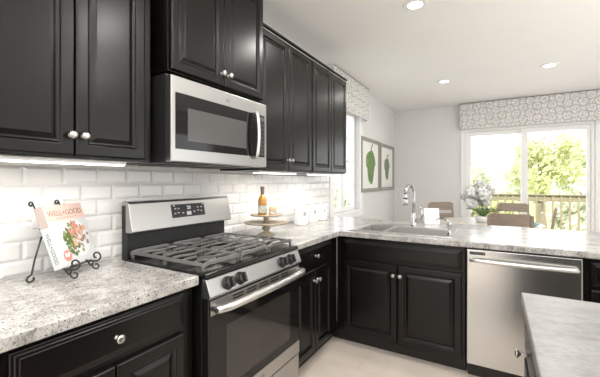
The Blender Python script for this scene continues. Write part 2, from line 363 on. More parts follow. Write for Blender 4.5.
# --- sink base
YBD = 1.488; YD = 1.468
c = thing('sink_base_cabinet', (1.1,1.8,0), 'black cabinet under the sink with a false drawer front over two doors', 'cabinet')
m_ = MB(); m_.box((.6125,YBD,.10),(1.552,YBD+.02,.873)); m_.box((.6125,YBD+.02,.10),(.63,2.06,.873)); m_.box((1.534,YBD+.02,.10),(1.552,2.06,.873)); m_.box((.63,2.04,.10),(1.534,2.06,.873)); m_.box((.63,YBD+.02,.10),(1.534,2.04,.12)); m_.build('carcass', black, c)
B((.5405,1.56,0),(1.552,2.05,.0995)).build('toe_kick', kick, c)
door((.672,YBD,.712), .862, .138, FY, c, DRAW, 'false_drawer_front')
for x, kx in ((.672,1.076), (1.1055,1.128)): d = door((x,YBD,.118), .4285, .575, FY, c); knob((kx,YD,.617), (0,-1,0), d)
# --- dishwasher
DX0, DX1 = 1.562, 2.166
c = thing('dishwasher', (1.864,1.75,0), 'stainless steel dishwasher under the peninsula counter beside the sink cabinet', 'dishwasher')
B((DX0,1.50,.09),(DX1,2.05,.868)).build('body', blackp, c)
B((DX0+.004,1.53,0),(DX1-.004,2.0,.0895)).build('toe_kick', kick, c)
B((DX0+.002,1.460,.105),(DX1-.002,1.4995,.866)).build('door', steelX, c, bev=.006, seg=3)
m_ = MB(); hp = [(DX0+.03+t*(DX1-DX0-.06), 1.428-.018*math.sin(PI*t), .800) for t in [i/16 for i in range(17)]]
m_.tube([(hp[0][0],1.4602,.8)]+hp+[(hp[-1][0],1.4602,.8)], .0125, 12); m_.build('handle', hsteel, c, smooth=True)
q = B((1.583,1.4575,.832),(1.672,1.4599,.850)).build('name_plate', gpanel, c)
m_ = MB()
for i in range(6): x = 1.590+.0132*i; m_.box((x,1.4568,.8375),(x+.009,1.4574,.8445))
m_.build('plate_letters', keymark, q)
m_ = MB()
for i in range(2): m_.box((1.905+.018*i,1.4592,.846),(1.915+.018*i,1.4599,.8495))
m_.build('status_light', gpanel, c)
# --- end base cabinet
c = thing('base_cabinet', (2.4,1.75,0), 'black base cabinet right of the dishwasher with drawer knob', 'cabinet')
carcass(c, 2.170, 2.66, YBD, 2.06); B((2.170,1.56,0),(2.66,2.05,.0995)).build('toe_kick', kick, c)
d = door((2.200,YBD,.712), .44, .138, FY, c, DRAW, 'drawer'); knob((2.252,YD,.775), (0,-1,0), d)
d = door((2.200,YBD,.118), .44, .575, FY, c)
# --- upper cabinets
def upper(label, y0, y1, z0, z1, depth, doors, zk, group=None, lr=True):
    c = thing('upper_cabinet', (0.002,(y0+y1)/2,z0), label, 'cabinet')
    B((.003 if z0 > 1.8 else .0145,y0+.0006,z0),(depth-.020,y1-.0006,z1)).build('carcass', black, c, bev=.0015)
    for ya, w, ky in doors:
        d = door((depth-.020,ya,z0+.008), w, z1-z0-.022, FX, c)
        if ky: knob((depth,ky,zk), (1,0,0), d)
    B((depth-.016,y0+.0006,z1+.0004),(depth+.006,y1-.0006,z1+.018)).build('top_moulding', black, c, bev=.004)
    return c
upper('large black upper cabinet above the cookbook, left of the microwave', -.675, -.028, 1.402, 2.378, .364, [(-.664,.303,-.377),(-.358,.292,-.333)], 1.487)
upper('black upper cabinet mounted high directly above the microwave', .012, .742, 1.832, 2.52, .432, [(.022,.350,.346),(.375,.357,.400)], 1.907)
upper('black double upper cabinet directly right of the microwave', .765, 1.527, 1.390, 2.378, .364, [(.776,.368,1.122),(1.147,.370,1.168)], 1.475)
upper('black double upper cabinet at the far end beside the window', 1.5275, 2.300, 1.390, 2.378, .364, [(1.536,.374,None),(1.913,.376,None)], 1.475)
# --- under-cabinet lights
def strip(y0, y1, z, label, e):
    c = thing('under_cabinet_light', (.29,(y0+y1)/2,z), label, 'light', 'under cabinet lights')
    B((.262,y0,z-.016),(.318,y1,z-.0005)).build('housing', whitep, c, bev=.002)
    B((.266,y0+.006,z-.020),(.314,y1-.006,z-.0165)).build('lens', striplens, c)
    lamp('under_cabinet_lamp', 'AREA', (.29,(y0+y1)/2,z-.024), (0,0,0), e, (1,.95,.88), shape='RECTANGLE', size=.05, size_y=y1-y0).parent = None
strip(-.66, -.13, 1.402, 'glowing light strip under the upper cabinet above the cookbook', 1.5)
strip(.83, 1.34, 1.390, 'glowing light strip under the upper cabinet above the cake stand', 1.7)
strip(1.60, 2.08, 1.390, 'glowing light strip under the far upper cabinet above the canisters', 1.6)

# ------------------------------------------------------------------ worktops
tag(MB().cells([.0150,.648],[-.70,-.012],.874,.914,lambda i,j: True).build('countertop', gran, bev=.006, seg=3), 'speckled grey counter slab left of the range, cookbook standing on it', 'countertop')
SKX0, SKX1, SKY0, SKY1 = .715, 1.445, 1.545, 2.045
tag(MB().cells([.0150,.648,SKX0,SKX1,2.70],[.774,1.452,SKY0,SKY1,2.45],.874,.914,lambda i,j: (i==0 or j>0) and not (i==2 and j==2)).build('countertop', gran, bev=.006, seg=3),
    'speckled grey corner counter right of the range, running out over the sink and dishwasher', 'countertop')

# ------------------------------------------------------------------ range
RY0, RY1 = .002, .760
c = thing('gas_range', (.35,.381,0), 'stainless gas range with black grates between the two counters', 'range')
B((.03,RY0,.06),(.648,RY1,.895)).build('body', enamel, c, bev=.003)
for x in (.08,.58):
    for y in (.05,.71): MB().lathe([(.02,0),(.02,.01),(.012,.012),(.012,.0595)], Matrix.Translation((x,y,0)), 12).build('levelling_foot', blackp, c)
# cooktop with a raised rim
m_ = MB(); m_.box((.085,RY0-.002,.8955),(.652,RY1+.002,.917)); m_.build('cooktop', enamel, c, bev=.006)
m_ = MB(); m_.prism([(.6525,.9165),(.6525,.8955),(.678,.8955),(.678,.9005),(.668,.9165)], RY0, RY1, lambda a,b,k:(a,k,b)); m_.build('front_ledge', enamel, c, bev=.002)
# burners
for bx, by, r in ((.23,.17,.042),(.50,.17,.05),(.23,.59,.05),(.50,.59,.042),(.365,.381,.04)):
    q = MB().lathe([(r+.02,.9172),(r+.018,.921),(r,.923),(r,.929),(.001,.929)], Matrix.Translation((bx,by,0)), 24).build('burner_base', gpanel, c, smooth=False)
    MB().lathe([(r-.006,.9292),(r-.003,.934),(r-.008,.939),(.001,.940)], Matrix.Translation((bx,by,0)), 24).build('burner_cap', cast, q, smooth=True)
# grates: three sections
def bar(m_, pts, w=.0065, h=.009):
    pts = [Vector(p) for p in pts]; vs = []; fs = []
    for i, p in enumerate(pts):
        t = (pts[min(i+1,len(pts)-1)]-pts[max(i-1,0)]); t.z = 0; t.normalize(); s_ = Vector((-t.y,t.x,0))
        vs += [p-s_*w-Vector((0,0,h)), p+s_*w-Vector((0,0,h)), p+s_*w*.75+Vector((0,0,h)), p-s_*w*.75+Vector((0,0,h))]
    for i in range(len(pts)-1):
        for k in range(4): fs.append((i*4+k, i*4+(k+1)%4, i*4+4+(k+1)%4, i*4+4+k))
    fs += [(3,2,1,0), tuple((len(pts)-1)*4+k for k in range(4))]
    m_.add(vs, fs)
GZ = .952
for gi, (y0, y1) in enumerate(((.018,.258),(.264,.498),(.504,.744))):
    m_ = MB(); x0, x1 = .115, .642; yc = (y0+y1)/2
    for y in (y0+.007, y1-.007): bar(m_, [(x0,y,GZ-.008),(x0+.02,y,GZ-.004),(x1-.02,y,GZ-.004),(x1,y,GZ-.008)], .0055, .008)
    for x in (x0+.007, x1-.007): bar(m_, [(x,y0,GZ-.008),(x,y0+.03,GZ),(x,y1-.03,GZ),(x,y1,GZ-.008)])
    for x in (x0+.01,x1-.01,(x0+x1)/2):
        for y in (y0+.008,y1-.008): m_.box((x-.006,y-.006,.9175),(x+.006,y+.006,GZ-.006))
    for k in range(6):
        x = x0+.0755*(k+1)-.0005; sg = 1 if k % 3 == 0 else -1 if k % 3 == 2 else 0
        if k % 3 == 1 and gi != 1:      # the bar over the burner stops short of its middle
            bar(m_, [(x,y0+.003,GZ-.008),(x,y0+.028,GZ+.001),(x,yc-.022,GZ)], .0042, .0055); bar(m_, [(x,yc+.022,GZ),(x,y1-.028,GZ+.001),(x,y1-.003,GZ-.008)], .0042, .0055)
        else:
            bar(m_, [(x,y0+.003,GZ-.008),(x,y0+.028,GZ+.001),(x,y0+.060,GZ+.001),(x+sg*.013,yc-.025,GZ),(x+sg*.013,yc+.025,GZ),(x,y1-.060,GZ+.001),(x,y1-.028,GZ+.001),(x,y1-.003,GZ-.008)], .0042, .0055)
    m_.build('burner_grate', cast, c, bev=.0015)
# backguard
m_ = MB(); m_.box((.024,RY0+.026,.8955),(.075,RY1-.010,1.185)); m_.build('backguard_body', blackp, c, bev=.003)
m_ = MB(); m_.prism([(.0765,1.045),(.128,1.045),(.134,1.052),(.102,1.195),(.094,1.207),(.050,1.207),(.046,1.186),(.0765,1.186)], RY0+.014, RY1-.002, lambda a,b,k:(a,k,b)); bgd = m_.build('backguard', steelY, c, bev=.004)
sl = Vector((-.032,0,.143)).normalized(); nn = Vector((.143,0,.032)).normalized()
def onbg(y, t, d): p = Vector((.134,0,1.052))+sl*t+nn*d; return Vector((p.x,y,p.z))
def bgquad(m_, y0,y1,t0,t1,d0,d1):
    m_.add([onbg(y,t,d) for d in (d0,d1) for y,t in ((y0,t0),(y1,t0),(y1,t1),(y0,t1))], [(3,2,1,0),(4,5,6,7),(0,1,5,4),(1,2,6,5),(2,3,7,6),(3,0,4,7)])
m_ = MB(); bgquad(m_, .272,.522,.050,.128,.0004,.0022); ds = m_.build('display_panel', gpanel, c)
textmesh('clock_digits', '20', .030, basis(onbg(.397,.104,.0026), (0,1,0), sl, nn), lcd, ds)
m_ = MB()
for y, t in ((.285,.118),(.292,.100),(.315,.100),(.288,.072),(.312,.075),(.345,.072),(.430,.075),(.462,.080),(.488,.076),(.462,.100),(.490,.100),(.505,.118)):
    m_ = MB(); bgquad(m_, y, y+.012, t, t+.006, .0024,.0028); m_.build('key_mark', keylit, ds)
m_ = MB(); bgquad(m_, .378,.412,.060,.082,.0024,.0026)
m_.build('key_outline', keylit, ds)
# control panel
m_ = MB(); m_.prism([(.6485,.894),(.672,.894),(.700,.822),(.694,.812),(.6485,.812)], RY0, RY1, lambda a,b,k:(a,k,b)); cp = m_.build('control_panel', steelY, c, bev=.003)
kd = Vector((.932,0,.362)).normalized()
for y in (.118,.203,.560,.645):
    k = MB().lathe([(.031,0),(.031,.004),(.026,.006),(.025,.022),(.022,.027),(.001,.028)], axis((.688,y,.855), kd), 28).build('burner_knob', blackp, c, bev=.001)
    m_ = MB(); p0 = Vector((.688,y,.855)); su = Vector((0,1,0)); up = kd.cross(su).normalized()
    vs = [p0+kd*dd+su*a*.006+up*b_*.023 for dd in (.0282,.040) for a,b_ in ((-1,-1),(1,-1),(1,1),(-1,1))]
    m_.add(vs, [(3,2,1,0),(4,5,6,7),(0,1,5,4),(1,2,6,5),(2,3,7,6),(3,0,4,7)]); m_.build('knob_grip', blackp, k, bev=.002)
# oven door
od = B((.6485,RY0+.004,.262),(.685,RY1-.004,.806)).build('oven_door', bglass, c, bev=.004)
B((.6852,RY0+.012,.738),(.690,RY1-.012,.800)).build('door_top_band', steelY, od, bev=.0015)
m_ = MB()
for i in range(5): y = .15+.1*i; m_.box((.6902,y,.784),(.6908,y+.075,.791))
for i in range(5): y = .15+.1*i; m_.box((.6902,y,.770),(.6908,y+.075,.777))
m_.build('vent_slots', blackp, od)
B((.6852,RY0+.006,.264),(.689,RY1-.006,.338)).build('door_bottom_band', steelY, od, bev=.0015)
B((.6852,.112,.385),(.6862,.650,.668)).build('door_window', ovwin, od)
hp = [(.738+.010*math.sin(PI*t), .030+t*.700, .772) for t in [i/14 for i in range(15)]]
m_ = MB(); m_.tube([(.6905,.030,.772),(.725,.028,.772)]+hp[1:-1]+[(.725,.732,.772),(.6905,.730,.772)], .0185, 12); h = m_.build('handle', hsteel, od, smooth=True)
MB().lathe([(.010,0),(.010,.004),(.001,.005)], axis((.725,.012,.772), (0.4,-1,0)), 14).build('handle_screw', blackp, h)
B((.6485,RY0+.004,.075),(.684,RY1-.004,.255)).build('storage_drawer', steelY, c, bev=.004)
MB().lathe([(.013,0),(.013,.0012),(.010,.0016),(.001,.0016)], axis((.6892,.381,.300), (1,0,0)), 24).build('badge', badgem, od)

# ------------------------------------------------------------------ microwave
MY0, MY1, MZ0, MZ1 = .010, .752, 1.402, 1.812
c = thing('microwave', (.2,.381,MZ0), 'stainless over the range microwave hung below the high cabinet', 'microwave')
B((.016,MY0+.004,MZ0),(.398,MY1-.004,MZ1+.012)).build('body', blackp, c, bev=.003)
dr = B((.3985,MY0,MZ0+.004),(.440,MY1,MZ1)).build('door', steelY, c, bev=.005, seg=3)
q = B((.4402,MY0+.024,MZ0+.066),(.4422,MY1-.022,MZ0+.332)).build('door_glass', bglass, dr, bev=.001)
B((.4424,.105,MZ0+.108),(.4432,.545,MZ0+.268)).build('viewing_window', mwglass, q)
kp = B((.4424,.655,MZ0+.072),(.4438,.726,MZ0+.326)).build('keypad', gpanel, c)
for r in range(8):
    for k in range(3): B((.4440,.664+.021*k,MZ0+.084+.026*r),(.4444,.664+.021*k+.009,MZ0+.084+.026*r+.005)).build('key', keymark, kp)
B((.4440,.661,MZ0+.296),(.4446,.720,MZ0+.318)).build('clock_window', mat('clock_green',(.10,.12,.12),.2), kp)
hp = [(.472+.014*math.sin(PI*t), .612, MZ0+.060+t*.275) for t in [i/12 for i in range(13)]]
MB().tube([(.4425,.612,MZ0+.060)]+hp+[(.4425,.612,MZ0+.335)], .011, 12).build('handle', hsteel, dr, smooth=True)
bd = MB().lathe([(.0135,0),(.0135,.0012),(.0115,.0016),(.001,.0016)], axis((.4402,.389,MZ0+.364), (1,0,0)), 28).build('badge', badgem, dr)
m_ = MB(); sp = [Vector((.4421,.389+.0035*math.sin(2*t)+.004*math.cos(t)-.001,MZ0+.364+.006*math.sin(t))) for t in [i*2*PI/20 for i in range(20)]]
m_.tube(sp, .0007, 6); m_.build('badge_script', nickel, bd)
for y in (.10,.46):
    m_ = MB(); m_.cells([.06,.07,.29,.30],sorted([y+.02*i for i in range(10)]+[y+.01+.02*i for i in range(10)]),MZ0-.004,MZ0-.0005,lambda i,j: i != 1 or j % 2 == 0); m_.build('vent_grille', gpanel, c)

# ------------------------------------------------------------------ cookbook on an iron easel
Bl = Vector((.236,-.343,.965)); Br = Vector((.112,-.141,.965))
e = (Br-Bl); bw = e.length; e.normalize(); nf = Vector((e.y,-e.x,0)); tl = math.radians(19); bh = .262
up = Vector((0,0,1))*math.cos(tl) - nf*math.sin(tl); bn = nf*math.cos(tl) + Vector((0,0,1))*math.sin(tl)
BM = basis(Bl, e, up, bn)   # cover plane: a along the bottom edge, b up the cover, c out of the cover
th = .036
def bk(m_, a0,a1,b0,b1,c0,c1):
    m_.add([BM @ Vector(p) for p in ((a0,b0,c0),(a1,b0,c0),(a1,b1,c0),(a0,b1,c0),(a0,b0,c1),(a1,b0,c1),(a1,b1,c1),(a0,b1,c1))],
           [(3,2,1,0),(4,5,6,7),(0,1,5,4),(1,2,6,5),(2,3,7,6),(3,0,4,7)]); return m_
c = thing('cookbook', Bl, 'pale hardback cookbook with a salad bowl on its cover, propped on the iron easel', 'book')
fc = bk(MB(), .003,bw,0,bh,-.003,0).build('front_cover', coverb, c)
bk(MB(), .003,bw,0,bh,-th,-th+.003).build('back_cover', coverb, c)
bk(MB(), .006,bw-.005,.004,bh-.004,-th+.0032,-.0032).build('pages', pagesm, c)
sp = bk(MB(), -.001,.0028,0,bh,-th,0).build('spine', coverb, c)
bk(MB(), -.0016,-.0011,bh*.66,bh,-th,0).build('spine_band', spinem, sp)
textmesh('spine_letters', 'WELL+GOOD', .021, BM @ basis((-.0014,bh*.33,-th/2), (0,-1,0), (0,0,1), (-1,0,0)), lettw, sp)
bk(MB(), .0035,bw-.0005,bh*.735,bh-.0005,.0001,.0004).build('title_band', pink, fc)
textmesh('title_letters', 'WELL+GOOD', .034, BM @ basis((bw*.5,bh*.86,.0007), (1,0,0), (0,1,0), (0,0,1)), lettr, fc)
bk(MB(), bw*.24,bw*.76,bh*.775,bh*.782,.0005,.0008).build('subtitle_line', lettr, fc)
def disc(m_, a, b_, r, c0, n=20, wob=0): m_.prism([(a+r*(1+wob*random.uniform(-1,1))*math.cos(2*PI*i/n), b_+r*(1+wob*random.uniform(-1,1))*math.sin(2*PI*i/n)) for i in range(n)], c0, c0+.0003, lambda p,q,k: BM @ Vector((p,q,k)))
m_ = MB(); disc(m_, bw*.575,bh*.40,.083,.0005,36); bo = m_.build('printed_bowl', bowlm, fc)
def food(nm, mm, n, ca, cb_, sa, sb, r, lay):
    m_ = MB()
    for i in range(n):
        a, b_ = random.gauss(ca,sa), random.gauss(cb_,sb); q = math.hypot(a,b_)
        a *= 1.25; b_ *= 1.25; q *= 1.25
        if q > .074: a, b_ = a*.074/q, b_*.074/q
        disc(m_, bw*.575+a, bh*.40+b_, r*random.uniform(.6,1.25), lay+.00001*i, 9, .3)
    m_.build(nm, mm, bo)
food('printed_greens', sal, 45, -.030, .000, .022, .030, .010, .0009)
food('printed_lettuce', mat('print_lettuce', (.22,.26,.09), .6), 26, -.020, .005, .030, .034, .008, .0015)
food('printed_roots', salo, 18, .020, .015, .020, .026, .011, .0019)
food('printed_radishes', salp, 12, .018, .030, .018, .022, .010, .0023)
food('printed_cabbage', mat('print_cabbage', (.30,.19,.16), .6), 12, .024, -.018, .02, .02, .008, .0026)
m_ = MB(); disc(m_, bw*.20,bh*.16,.024,.0005,20); sm = m_.build('printed_small_bowl', salp, fc)
m_ = MB()
for i in range(6): disc(m_, bw*.20+random.uniform(-.012,.012), bh*.16+random.uniform(-.012,.012), .006, .0009+.00001*i, 8)
m_.build('printed_seeds', pagesm, sm)
def spiral(cen, ax1, ax2, r0, r1, a0, a1, n=18): return [cen + (r0+(r1-r0)*i/(n-1))*(ax1*math.cos(a0+(a1-a0)*i/(n-1)) + ax2*math.sin(a0+(a1-a0)*i/(n-1))) for i in range(n)]
c = thing('book_easel', (Bl.x,Bl.y,.9145), 'black wrought iron easel with scrolled feet holding the cookbook', 'easel')
zup = Vector((0,0,1)); r_ = .0037
def side_frame(a):
    P = lambda aa, f, z: Vector((Bl.x,Bl.y,0)) + e*aa + nf*f + zup*z
    back = -th*math.cos(tl)-.005
    m_ = MB()
    base = P(a, back+.004, .958)
    top = base + up*.275
    pts = spiral(top+zup*.002-nf*.010, nf, zup, .004, .010, 2.2*PI, .35*PI, 12) + [top - up*.012, base + up*.02, P(a, .006, .957), P(a, .034, .957)]
    cen = P(a, .040, .957+.023)
    pts += spiral(cen, -zup, nf, .023, .007, 0, 2.0*PI, 22)
    m_.tube(pts, r_, 8); m_.build('holder_arm', iron, c, smooth=True)
    m_ = MB()     # front foot: from the ledge down and forward into a scroll
    pts = [P(a, .004, .953), P(a, .016, .937)]
    pts += spiral(P(a,.040,.9145+.0225), -nf*.8+zup*.6, -nf*.6-zup*.8, .0192, .006, -.2, 1.9*PI, 22)
    m_.tube(pts, r_, 8); m_.build('leg', iron, c, smooth=True)
for a in (.008, .155): side_frame(a)
P = lambda aa, f, z: Vector((Bl.x,Bl.y,0)) + e*aa + nf*f + zup*z
m_ = MB(); m_.tube([P(-.004,.008,.9585),P(.168,.008,.9585)], r_, 8); m_.build('ledge_bar', iron, c, smooth=True)
m_ = MB(); m_.tube([P(.008,-.100,1.12),P(.155,-.100,1.12)], r_, 8); m_.build('cross_bar', iron, c, smooth=True)
for a, da in ((.008,-.030), (.155,.012)):
    pts = [P(a,-.092,1.09), P(a+da,-.098,1.00), P(a+da*1.6,-.094,.955)] + spiral(P(a+da*2,-.086,.9145+.0225), zup*.9+nf*.2, -nf*.5-e*.86*(1 if da < 0 else -1), .0190, .006, .2, 1.75*PI, 20)
    pts = [P(a,-.092,1.09)] + [q for q in pts[1:]]
    m_ = MB(); m_.tube(pts, r_, 8); m_.build('leg', iron, c, smooth=True)

# outlet behind the book
c = thing('wall_outlet', (.014,-.31,1.18), 'white outlet plate on the tiles behind the cookbook', 'outlet')
pl = B((.0138,-.367,1.110),(.0190,-.247,1.252)).build('cover_plate', whitep, c, bev=.002)
for y in (-.335,-.28):
    q = B((.0192,y-.017,1.145),(.0205,y+.017,1.215)).build('receptacle', whitep, c, bev=.001)
    for z in (1.162,1.195):
        for dy in (-.008,.005): B((.0206,y+dy,z),(.0209,y+dy+.003,z+.009)).build('slot', gpanel, q)

# ------------------------------------------------------------------ tiered stand, bottle, jar, canisters
sx, sy = .256, 1.0; MT = Matrix.Translation
c = thing('tiered_stand', (sx,sy,.9145), 'two tier whitewashed wooden cake stand on the counter right of the range', 'cake stand')
MB().lathe([(.062,.9145),(.062,.921),(.050,.928),(.030,.936),(.022,.946),(.027,.958),(.036,.966),(.027,.974),(.022,.984),(.034,.996)], MT((sx,sy,0)), 32).build('pedestal', standw, c, smooth=True)
MB().lathe([(.05,.9965),(.145,.999),(.160,1.004),(.162,1.012),(.155,1.014),(.148,1.009),(.001,1.008)], MT((sx,sy,0)), 48).build('lower_plate', standw, c, smooth=True)
MB().lathe([(.030,1.0085),(.022,1.016),(.016,1.026),(.024,1.036),(.018,1.044),(.026,1.054)], MT((sx,sy,0)), 32).build('column', standw, c, smooth=True)
MB().lathe([(.04,1.0545),(.100,1.056),(.117,1.061),(.119,1.069),(.112,1.071),(.106,1.066),(.001,1.065)], MT((sx,sy,0)), 48).build('upper_plate', standw, c, smooth=True)
# bottle at left of the plate, jar at right (as the camera sees it)
rt = Vector((.862,.507,0))
pb = Vector((sx,sy,0)) - rt*.028; pj = Vector((sx,sy,0)) + rt*.048 + Vector((.02,-.03,0))
c = thing('bottle', (pb.x,pb.y,1.0655), 'amber oil bottle with a dark neck on the upper tier of the stand', 'bottle')
MB().lathe([(.030,1.0655),(.033,1.069),(.033,1.170),(.030,1.185),(.018,1.205),(.0135,1.215)], MT(pb), 24).build('glass_body', amber, c, smooth=True)
MB().lathe([(.0337,1.082),(.0337,1.130),(.0332,1.135)], MT(pb), 24).build('label_wrap', labelm, c)
MB().lathe([(.0135,1.2152),(.0135,1.252),(.0155,1.254),(.0155,1.274),(.013,1.277),(.001,1.277)], MT(pb), 20).build('neck_cap', dcap, c)
c = thing('jar', (pj.x,pj.y,1.0655), 'small honey coloured jar beside the oil bottle', 'jar')
MB().lathe([(.025,1.0655),(.028,1.069),(.028,1.108),(.024,1.114)], MT(pj), 24).build('jar_body', honey, c, smooth=True)
MB().lathe([(.0284,1.076),(.0284,1.100)], MT(pj), 24).build('label_wrap', labelm, c)
MB().lathe([(.025,1.1142),(.025,1.126),(.023,1.128),(.001,1.128)], MT(pj), 24).build('lid', goldlid, c)
def canister():
    c = thing('canister', (0,0,0), '', 'canister', 'white canisters on the corner counter')
    MB().lathe([(.062,0),(.066,.003),(.066,.140),(.064,.143),(.001,.143)], None, 36).build('jar_body', ceramic, c, bev=.001)
    l = MB().lathe([(.064,.1434),(.069,.145),(.069,.155),(.062,.162),(.001,.164)], None, 36).build('lid', ceramic, c)
    MB().lathe([(.010,.1642),(.008,.170),(.014,.178),(.010,.184),(.001,.185)], None, 16).build('knob', ceramic, l, smooth=True)
    MB().box((.0655,-.012,.085),(.070,.012,.120)).build('clasp', nickel, c)
    return c
c0 = canister()
for i, (x, y, lab) in enumerate(((.17,1.66,'nearest of the three white lidded canisters, right of the cake stand'),(.165,1.87,'middle one of the three white lidded canisters in a row'),(.155,2.10,'farthest of the three white lidded canisters, nearest the window'))):
    o = c0 if i == 0 else copy_tree(c0); o.location = (x,y,.9145); o.rotation_euler.z = -.5; o['label'] = lab

# ------------------------------------------------------------------ sink, faucet, soap pump
c = thing('kitchen_sink', (1.1,1.8,.914), 'stainless double bowl drop in sink set in the counter', 'sink')
xs = [.70,.745,.955,.985,1.415,1.46]; ys = [1.53,1.575,1.955,2.06]
MB().cells(xs, ys, .9146, .9200, lambda i,j: not (i in (1,3) and j==1)).build('rim', sinkst, c, bev=.002)
for x0, x1 in ((xs[1],xs[2]),(xs[3],xs[4])):
    m_ = MB(); w = .004; z1, z0 = .9142, .745; y0, y1 = ys[1], ys[2]
    a = [(x0-w,y0-w),(x1+w,y0-w),(x1+w,y1+w),(x0-w,y1+w)]; ii = [(x0,y0),(x1,y0),(x1,y1),(x0,y1)]; jj = [(x0+.02,y0+.02),(x1-.02,y0+.02),(x1-.02,y1-.02),(x0+.02,y1-.02)]
    L_ = [(a,z0-.004),(a,z1),(ii,z1),(ii,z0+.03),(jj,z0)]
    vs = [(x,y,z) for p_, z in L_ for x,y in p_]; fs = [(k*4+i,k*4+(i+1)%4,k*4+4+(i+1)%4,k*4+4+i) for k in range(4) for i in range(4)] + [(3,2,1,0),(16,17,18,19)]
    bw_ = m_.add(vs, fs).build('bowl', sinkst, c, bev=.004)
    MB().lathe([(.042,z0+.0002),(.042,z0+.003),(.034,z0+.004),(.03,z0+.001),(.001,z0+.001)], MT(((x0+x1)/2,(y0+y1)/2,0)), 24).build('drain', chrome, bw_)
fxx, fyy = 1.110, 2.01
c = thing('faucet', (fxx,fyy,.9202), 'tall chrome gooseneck faucet with pull down sprayer behind the sink', 'faucet')
MB().lathe([(.030,.9202),(.030,.926),(.024,.930),(.022,.936),(.020,1.03),(.017,1.045)], MT((fxx,fyy,0)), 24).build('body', chrome, c, smooth=True)
hd = Vector((-.35,-.94,0)).normalized(); R = .062
pts = [Vector((fxx,fyy,1.0452)), Vector((fxx,fyy,1.14))] + [Vector((fxx,fyy,1.215)) + hd*R*(1-math.cos(t)) + Vector((0,0,R*math.sin(t))) for t in [PI*i/14 for i in range(15)]]
MB().tube(pts, .0135, 14).build('gooseneck', chrome, c, smooth=True)
q = Vector((fxx,fyy,0))+hd*2*R
hdo = MB().lathe([(.015,1.214),(.0165,1.195),(.0165,1.165),(.019,1.155),(.021,1.115),(.018,1.108),(.001,1.108)], MT(q), 20).build('spray_head', chrome, c, smooth=True)
MB().lathe([(.0178,1.163),(.0185,1.160),(.0185,1.172),(.0170,1.174)], MT(q), 20).build('grip_ring', blackp, hdo)
lv = MB(); lv.tube([(fxx+.018,fyy-.004,.965),(fxx+.045,fyy-.01,.985),(fxx+.075,fyy-.015,1.02),(fxx+.062,fyy-.015,1.095)], [.014,.013,.010,.008], 10); lv.build('lever', chrome, c, smooth=True)
c = thing('soap_pump', (1.455,1.60,.9205), 'small chrome soap pump at the right corner of the sink', 'soap dispenser')
pp = Vector((1.442,1.62,0))
MB().lathe([(.019,.9205),(.019,.928),(.012,.932),(.011,.985),(.014,.988),(.014,1.012),(.010,1.016)], MT(pp), 18).build('pump_body', chrome, c, smooth=True)
MB().tube([pp+Vector((0,0,1.013)), pp+Vector((-.012,.008,1.026)), pp+Vector((-.045,.03,1.036)), pp+Vector((-.085,.055,1.032)), pp+Vector((-.10,.063,1.020))], [.007,.007,.006,.005,.0045], 10).build('spout', chrome, c, smooth=True)
# white tent card
cp_ = Vector((1.205,2.33,.9145)); u_ = Vector((.93,.36,0)).normalized(); n_ = Vector((u_.y,-u_.x,0)); w_, h_ = .135, .145
m_ = MB()
for s_ in (1,-1):
    f0 = n_*s_*.035; a = cp_+f0; 
    m_.add([a-u_*w_/2,a+u_*w_/2,cp_+u_*w_/2+Vector((0,0,h_)),cp_-u_*w_/2+Vector((0,0,h_))]+[p+n_*s_*.0015 for p in (a-u_*w_/2,a+u_*w_/2,cp_+u_*w_/2+Vector((0,0,h_)),cp_-u_*w_/2+Vector((0,0,h_)))],
          [(3,2,1,0),(4,5,6,7),(0,1,5,4),(1,2,6,5),(2,3,7,6),(3,0,4,7)])
o = m_.build('tent_card', whitep); tag(o, 'blank white folded card standing on the counter behind the faucet', 'card')

# ------------------------------------------------------------------ island
c = thing('island_cabinet', (2.28,-.43,0), 'black island cabinet with a side drawer in the right foreground', 'cabinet')
IX = 1.840; B((IX,-1.28,.10),(2.72,.422,.873)).build('carcass', black, c, bev=.0015); B((IX+.07,-1.22,0),(2.66,.36,.0995)).build('toe_kick', kick, c)
y = .412
for k in range(3):
    d = door((IX,y,.712), .54, .138, FI, c, DRAW, 'drawer'); knob((IX-.02,y-.06 if k == 0 else y-.27,.722), (-1,0,0), d)
    door((IX,y,.118), .54, .575, FI, c); y -= .56
tag(MB().cells([1.812,2.76],[-1.32,.430],.874,.914,lambda i,j: True).build('island_countertop', marb, bev=.005, seg=3), 'grey marbled counter slab on the island in the right foreground', 'countertop')

# ------------------------------------------------------------------ pictures on the left wall
def picture(y0, y1, z0, z1, pm, label, sc, skew):
    c = thing('framed_print', (.002,(y0+y1)/2,z0), label, 'picture', 'framed pepper prints')
    b = .055
    MB().cells([y0,y0+b,y1-b,y1],[z0,z0+b,z1-b,z1],.001,.030,lambda i,j: not (i==1 and j==1),lambda a,q,k:(k,a,q)).build('frame', framew, c, bev=.004)
    B((.001,y0+b,z0+b),(.010,y1-b,z1-b)).build('print', paper, c)
    yc, zc = (y0+y1)/2+skew, (z0+z1)/2-.02
    out = []
    for i in range(40):
        t = 2*PI*i/40; rr = 1+.06*math.sin(3*t)+.05*math.sin(5*t+1)
        out.append((yc+.20*sc*rr*math.cos(t)*(1.12 if math.sin(t) > 0 else .88), zc+.27*sc*rr*math.sin(t)))
    pp_ = MB().prism(out, .0102, .0112, lambda a,q,k:(k,a,q)).build('pepper_drawing', pm, c)
    m_ = MB()
    for s_ in (-.07,0,.075): m_.tube([(.0116,yc+s_*sc*1.2,zc+.23*sc),(.0116,yc+s_*sc*1.5,zc),(.0116,yc+s_*sc*.9,zc-.23*sc)], .004, 6)
    m_.tube([(.0116,yc,zc+.27*sc),(.0116,yc+.03,zc+.31*sc),(.0116,yc+.08,zc+.36*sc)], .008, 6)
    m_.build('ink_lines', inkg, pp_)
